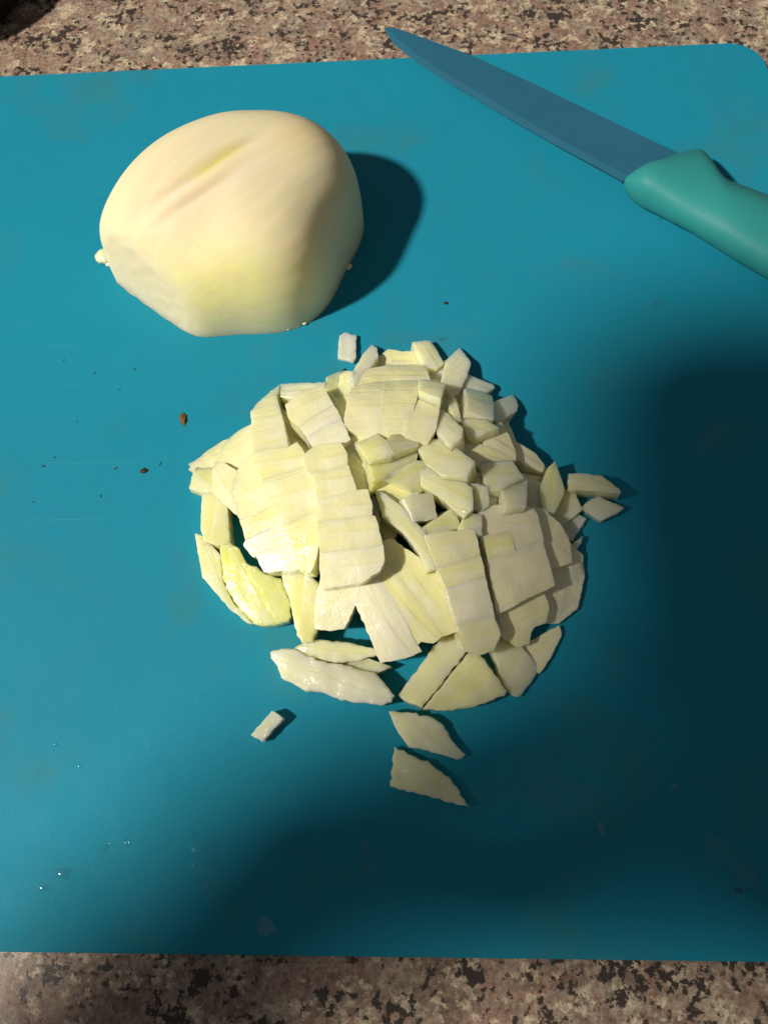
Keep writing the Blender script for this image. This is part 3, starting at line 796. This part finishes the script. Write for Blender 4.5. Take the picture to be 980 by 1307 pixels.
 (H, 'thin white shred behind the blunt end, leftmost sliver of the heap', 1.5, [(240,592),(256,583),(267,578),(262,590),(250,599)], dict(loose=True, th=1.3, ang=20, col='w')),
 (T, 'upright pale strip at the far left, left of the teal gap', 6.5, [(258,630),(272,628),(290,642),(293,694),(277,696),(260,689),(256,672)], dict(loose=True, th=6, ang=88, R=24, col='y')),
 (T, 'slim curved rind along the lower left edge', 4.5, [(249,681),(260,685),(277,703),(281,708),(284,741),(298,770),(324,796),(317,796),(294,778),(264,743),(258,737),(252,700)], dict(loose=True, th=4.2, ang=-65, R=40, col='c')),
 (W, 'lumpy yellow green chunk at the lower left of the heap', 7.0, [(281,704),(284,694),(294,693),(306,701),(312,714),(320,722),(327,723),(338,732),(358,737),(369,764),(371,786),(367,793),(350,798),(335,799),(324,796),(304,775),(290,753),(285,741)], dict(loose=True, th=6.8, ang=-60, R=22, col='g')),
 (W, 'tooth shaped tongue pointing down at the lower left', 8.5, [(357,728),(373,725),(391,731),(409,746),(408,772),(406,801),(399,818),(385,820),(379,811),(371,768),(361,744)], dict(loose=True, th=6, ang=85, R=20, col='c')),
 # --- loose, in front
 (W, 'rear lobe of the ragged wedge in front of the heap', 6.5, [(375,827),(390,819),(409,816),(446,820),(479,829),(481,836),(454,844),(427,846),(388,840)], dict(loose=True, th=7, ang=-5, R=18, col='c')),
 (H, 'grey tail pointing right between the two lobes of the ragged wedge', 4.5, [(436,847),(470,840),(500,851),(481,859),(454,858)], dict(loose=True, th=4, ang=0, R=18, col='c')),
 (W, 'big white ragged wedge lying lowest in front of the heap', 7.0, [(345,832),(359,828),(375,828),(408,843),(440,849),(477,858),(490,871),(504,888),(500,896),(489,900),(464,897),(435,894),(413,884),(386,880),(359,865),(354,850),(346,840)], dict(loose=True, th=8.2, ang=-20, R=16, col='w')),
 (D, 'lone small cube on the board at lower left of the heap', 3.4, [(320,938),(347,907),(361,917),(335,947)], dict(loose=True, th=4, ang=45, R=300, col='w')),
 (W, 'leaf shaped loose slice in front, upper of the two below the wedges', 3.4, [(496,908),(520,909),(552,916),(566,925),(577,945),(594,963),(587,969),(572,966),(540,957),(522,954),(508,935)], dict(loose=True, th=4.2, ang=-40, R=20, col='w')),
 (W, 'thin pointed loose slice, lowest piece of all in front', 2.6, [(503,953),(520,962),(550,975),(576,995),(592,1020),(600,1030),(583,1027),(555,1019),(498,1004)], dict(loose=True, th=3, ang=-35, R=26, col='c')),
 # --- bottom layer, glimpsed through the gaps
 (S, 'bottom slice showing between the left column and the slanting strip', -5, [(322,592),(352,600),(372,660),(380,720),(352,700),(338,650)], dict(th=5, ang=20)),
 (S, 'bottom slice showing between the left column and the wide strip', -5, [(385,590),(425,600),(430,720),(398,725),(392,660)], dict(th=5, ang=90, col='y')),
 (S, 'bottom slice showing under the slanting row, right of the wide strip', -5, [(445,575),(540,600),(540,640),(500,640),(455,640)], dict(th=5, ang=10, col='y')),
 (S, 'bottom slice showing under the jumble right of the ribbed blocks', -5, [(575,505),(640,520),(660,580),(612,600),(590,560)], dict(th=5, ang=-40)),
 (S, 'bottom slice showing between the long shiny strip and the right mound', -5, [(585,660),(630,650),(650,790),(620,800),(600,740)], dict(th=5, ang=80, col='y')),
 (S, 'bottom slice showing below the five sided and greyish square dice', -5, [(590,595),(690,610),(700,650),(610,660)], dict(th=5, ang=0)),
 (S, 'bottom slice showing between the stepped block and the ribbed blocks', -5, [(395,510),(470,500),(470,570),(420,590),(385,555)], dict(th=5, ang=30)),
 (S, 'bottom slice showing behind the ribbed blocks', -5, [(455,465),(560,462),(580,500),(545,540),(460,520)], dict(th=5, ang=0)),
]
for nm, lab, lay, pts, kw in PIECES:
    if isinstance(lay, float): kw = dict(kw, loose=True)
    piece(nm, lab, lay, pts, **kw)

# ------------------------------------------------------------------ small things on the board
def blob(name, px, py, rx, ry, h, mat, rot=0.0, rag=.25):
    bm = bmesh.new(); bmesh.ops.create_icosphere(bm, subdivisions=3, radius=1)
    s = px * .37 + py
    for v in bm.verts:
        k = 1 + rag * noise.noise(v.co * 1.3 + Vector((s, 0, 0)))
        v.co = Vector((v.co.x * rx * k, v.co.y * ry * k, max(-.02, v.co.z) * h * (.5 if mat in (M_WATER, M_FILM) else 1))) * MM
    bmesh.ops.recalc_face_normals(bm, faces=bm.faces)
    me = bpy.data.meshes.new(name); bm.to_mesh(me); bm.free()
    for p in me.polygons: p.use_smooth = True
    o = link(name, me, mat); o.location = at(px, py, .03) * MM; o.rotation_euler = (0, 0, rot)
    return o
tag(blob('onion_skin_crumb', 234, 535, 1.1, 2.0, .8, M_CRUMB, .2, .5), 'yellow brown crumb of onion skin left of the heap', 'crumb', 'crumbs on the board')
tag(blob('dark_crumb', 184, 601, 1.0, .8, .6, M_CRUMB2, .2, .6), 'tiny dark brown crumb on the board, left of the leftmost onion sliver', 'crumb', 'crumbs on the board')
tag(blob('dark_crumb', 569, 387, .55, .55, .5, M_CRUMB2, .2, .6), 'pinhead dark crumb between the half onion and the heap', 'crumb', 'crumbs on the board')
def specks():
    vs, fs = [], []
    for px, py in ((82, 460), (121, 476), (172, 471), (153, 497), (99, 538), (70, 584), (56, 595), (148, 598), (205, 592), (129, 633), (43, 641), (234, 604), (120, 430), (66, 655), (176, 547))[:11]:
        c = at(px, py, 0); a0 = random.uniform(0, 3); n = 7; L, Wd = random.uniform(.4, .8), random.uniform(.18, .3)
        i0 = len(vs)
        for ring, z in ((1, .02), (.6, .16)):
            for k in range(n):
                t = 2 * math.pi * k / n; x, y = L * ring * math.cos(t) * random.uniform(.8, 1.2), Wd * ring * math.sin(t) * random.uniform(.8, 1.2)
                vs.append(((c.x + x * math.cos(a0) - y * math.sin(a0)) * MM, (c.y + x * math.sin(a0) + y * math.cos(a0)) * MM, z * MM))
        for k in range(n): fs.append((i0 + k, i0 + (k + 1) % n, i0 + n + (k + 1) % n, i0 + n + k))
        fs.append(tuple(i0 + n + k for k in range(n)))
    tag(link('pepper_specks', mesh_of('pepper_specks', vs, fs), M_SPECK), 'fine dark specks scattered on the left of the board', 'specks', kind='stuff')
specks()
DROPS = [(838, 387, 1.8, 1.1, .7, 'clear water drop below the knife handle'), (858, 437, 1.7, .9, .6, 'faint water drop in the shade right of the heap'),
         (340, 1183, 2.4, 1.8, .6, 'broad clear drop near the bottom edge of the board'), (860, 1003, .9, .6, .6, 'small drop alone in the dark lower right of the board'),
         (82, 1114, 1.2, 2.0, .6, 'curved glinting drop near the lower left corner of the board'), (113, 1105, .6, .6, .5, 'tiny glinting bead right of the curved drop at lower left'),
         (72, 950, .7, .5, .5, 'tiny bead of water at the left margin, level with the lone cube'), (102, 977, .5, .4, .4, 'pinhead water bead below the bead at the left margin'),
         (843, 279, .7, .7, .6, 'bright bead of water just under the knife handle'), (57, 1133, 1.2, .6, .4, 'thin water smear left of the curved glinting drop'),
         (136, 1083, 1.4, .6, .4, 'thin water smear above right of the curved glinting drop'), (162, 1075, 1.0, .5, .35, 'farthest right of the thin smears at lower left'),
         (895, 302, 1.8, .9, .35, 'flat faint drop near the underside of the knife handle'), (552, 1219, .6, .5, .5, 'glinting bead at the bottom edge of the board'),
         (767, 1057, 1.8, .8, .4, 'flat drop in the shade at lower right'), (238, 536.0 + 9, .4, .4, .4, 'tiny bead at the foot of the yellow brown crumb'),
         (935, 1100, 3.0, 9.0, .25, 'long faint wet smear in the dark at the right edge'), (262, 1104, 8.0, 3.2, .25, 'broad faint wet smear at the bottom left in the shade'),
         (716, 1012, 9.0, 4.0, .22, 'wide thin film of juice in the shade below the heap'), (905, 560, 8, 2.2, .22, 'thin wet streak in the shade far right of the heap'),
         (470, 1100, 5, 2.2, .2, 'small thin smear below the lowest loose slice')]
for i, (px, py, rx, ry, h, lab) in enumerate(DROPS):
    tag(blob('water_drop', px, py, rx, ry, h, M_FILM if h <= .25 else M_WATER, .5 + i, .9 if h <= .25 else .5), lab, 'water drop', 'water drops on the board')

# dark round vessel at the top left corner of the counter
def vessel():
    root = bpy.data.objects.new('dark_pot', None); sc.collection.objects.link(root)
    c = at(-86, -24, 0); root.location = Vector((c.x, c.y, -BT)) * MM
    tag(root, 'black rounded pot edge on the granite at the top left corner', 'pot')
    prof = [(36, 0.2), (38.5, 1.2), (41, 7), (41.5, 15), (43, 16), (43, 17.2), (41, 17.2), (39.5, 15), (38, 5), (0, 4)]
    vs, fs = [], []; n = 64
    for r, z in prof:
        for k in range(n):
            t = 2 * math.pi * k / n; vs.append((r * math.cos(t) * MM, r * math.sin(t) * MM, z * MM))
    for i in range(len(prof) - 1):
        for k in range(n): fs.append((i * n + k, i * n + (k + 1) % n, (i + 1) * n + (k + 1) % n, (i + 1) * n + k))
    fs.append(tuple(reversed(range(n))))
    link('body', mesh_of('body', vs, fs, 35), M_BLACK, root)
vessel()

# ------------------------------------------------------------------ unseen blockers, added and shaped to cast the two large soft shadows
def along(px, py, h):
    """point at height h (mm) on the line from the board point at (px, py) to the lamp"""
    p = at(px, py, 0); l = lamp_o.location / MM
    return p + (l - p) * (h / l.z)
def add_shade_panel():  # added panel out of view, sized to shade the right of the board
    hs = [along(754, 414, 480), along(1330, 366, 460), along(1250, 1300, 456), along(652, 1280, 476)]
    c = sum(hs, Vector()) / 4
    x = ((hs[1] - hs[0]) + (hs[2] - hs[3])).normalized(); y = ((hs[0] - hs[3]) + (hs[1] - hs[2])); y = (y - x * y.dot(x)).normalized(); z = x.cross(y)
    w = ((hs[1] - hs[0]).length + (hs[2] - hs[3]).length) / 2; h = ((hs[0] - hs[3]).length + (hs[1] - hs[2]).length) / 2
    root = bpy.data.objects.new('shade_panel', None); sc.collection.objects.link(root)
    root.matrix_world = Matrix.Translation(c * MM) @ Matrix((x, y, z)).transposed().to_4x4()
    tag(root, 'unseen black panel added above the frame to shade the right of the board', 'shade_panel')
    def slab(name, w, h, z0, z1, r, mat):
        vs, fs = [], []
        P = [(.8, z0), (0, z0 + .8), (0, z1 - .8), (.8, z1)]
        for ins, zz in P:
            for a, b in rounded_rect(-w / 2 + ins, w / 2 - ins, -h / 2 + ins, h / 2 - ins, r - ins): vs.append((a * MM, b * MM, zz * MM))
        n = len(vs) // 4
        for k in range(3):
            for i in range(n): fs.append((k * n + i, k * n + (i + 1) % n, (k + 1) * n + (i + 1) % n, (k + 1) * n + i))
        fs.append(tuple(reversed(range(n)))); fs.append(tuple(range(3 * n, 4 * n)))
        return link(name, mesh_of(name, vs, fs, 20), mat, root)
    slab('body', w, h, -4, 4, 40, M_BLACK); slab('panel_face', w - 6, h - 6, 3.9, 5.6, 37, M_GLASS)
add_shade_panel()
def hand():  # added arm out of view, fingers spread to soften the lower shade
    verts, edges, rad = [], [], []
    def chain(pts, start=None):
        prev = start
        for px, py, h, r in pts:
            p = along(px, py, h) * MM; verts.append(p); rad.append(r * MM)
            if prev is not None: edges.append((prev, len(verts) - 1))
            prev = len(verts) - 1
        return prev
    wrist = chain([(40, 1560, 410, 30), (130, 1420, 415, 29), (225, 1290, 418, 27), (310, 1190, 420, 25)])
    k0 = chain([(390, 1110, 420, 25)], wrist)
    chain([(470, 1020, 422, 9), (545, 920, 423, 8), (640, 880, 420, 7.5), (730, 885, 416, 7)], k0)
    chain([(490, 1050, 421, 9), (570, 1010, 421, 8), (650, 1000, 418, 7.5), (740, 1010, 414, 7)], k0)
    chain([(470, 1080, 419, 12), (580, 1080, 418, 10), (680, 1100, 415, 9.5), (760, 1120, 412, 8)], k0)
    chain([(470, 1115, 417, 12), (590, 1125, 415, 10), (690, 1140, 412, 9.2), (760, 1155, 410, 8)], k0)
    chain([(450, 1150, 414, 13), (560, 1180, 411, 12), (660, 1200, 408, 11), (760, 1215, 406, 9)], k0)
    chain([(420, 1045, 426, 12), (450, 985, 428, 10.5), (480, 945, 429, 9)], k0)
    me = bpy.data.meshes.new('shade_arm'); me.from_pydata(verts, edges, []); me.update()
    o = link('shade_arm', me, M_SKIN)
    sk = o.modifiers.new('skin', 'SKIN'); sk.use_smooth_shade = True
    for v, r in zip(me.skin_vertices[0].data, rad): v.radius = (r, r)
    me.skin_vertices[0].data[3].use_root = True
    o.modifiers.new('sub', 'SUBSURF').levels = 2
    o.modifiers['sub'].render_levels = 2
    tag(o, 'unseen arm shape added above the frame to cast the lower soft shadow', 'shade_arm')
hand()
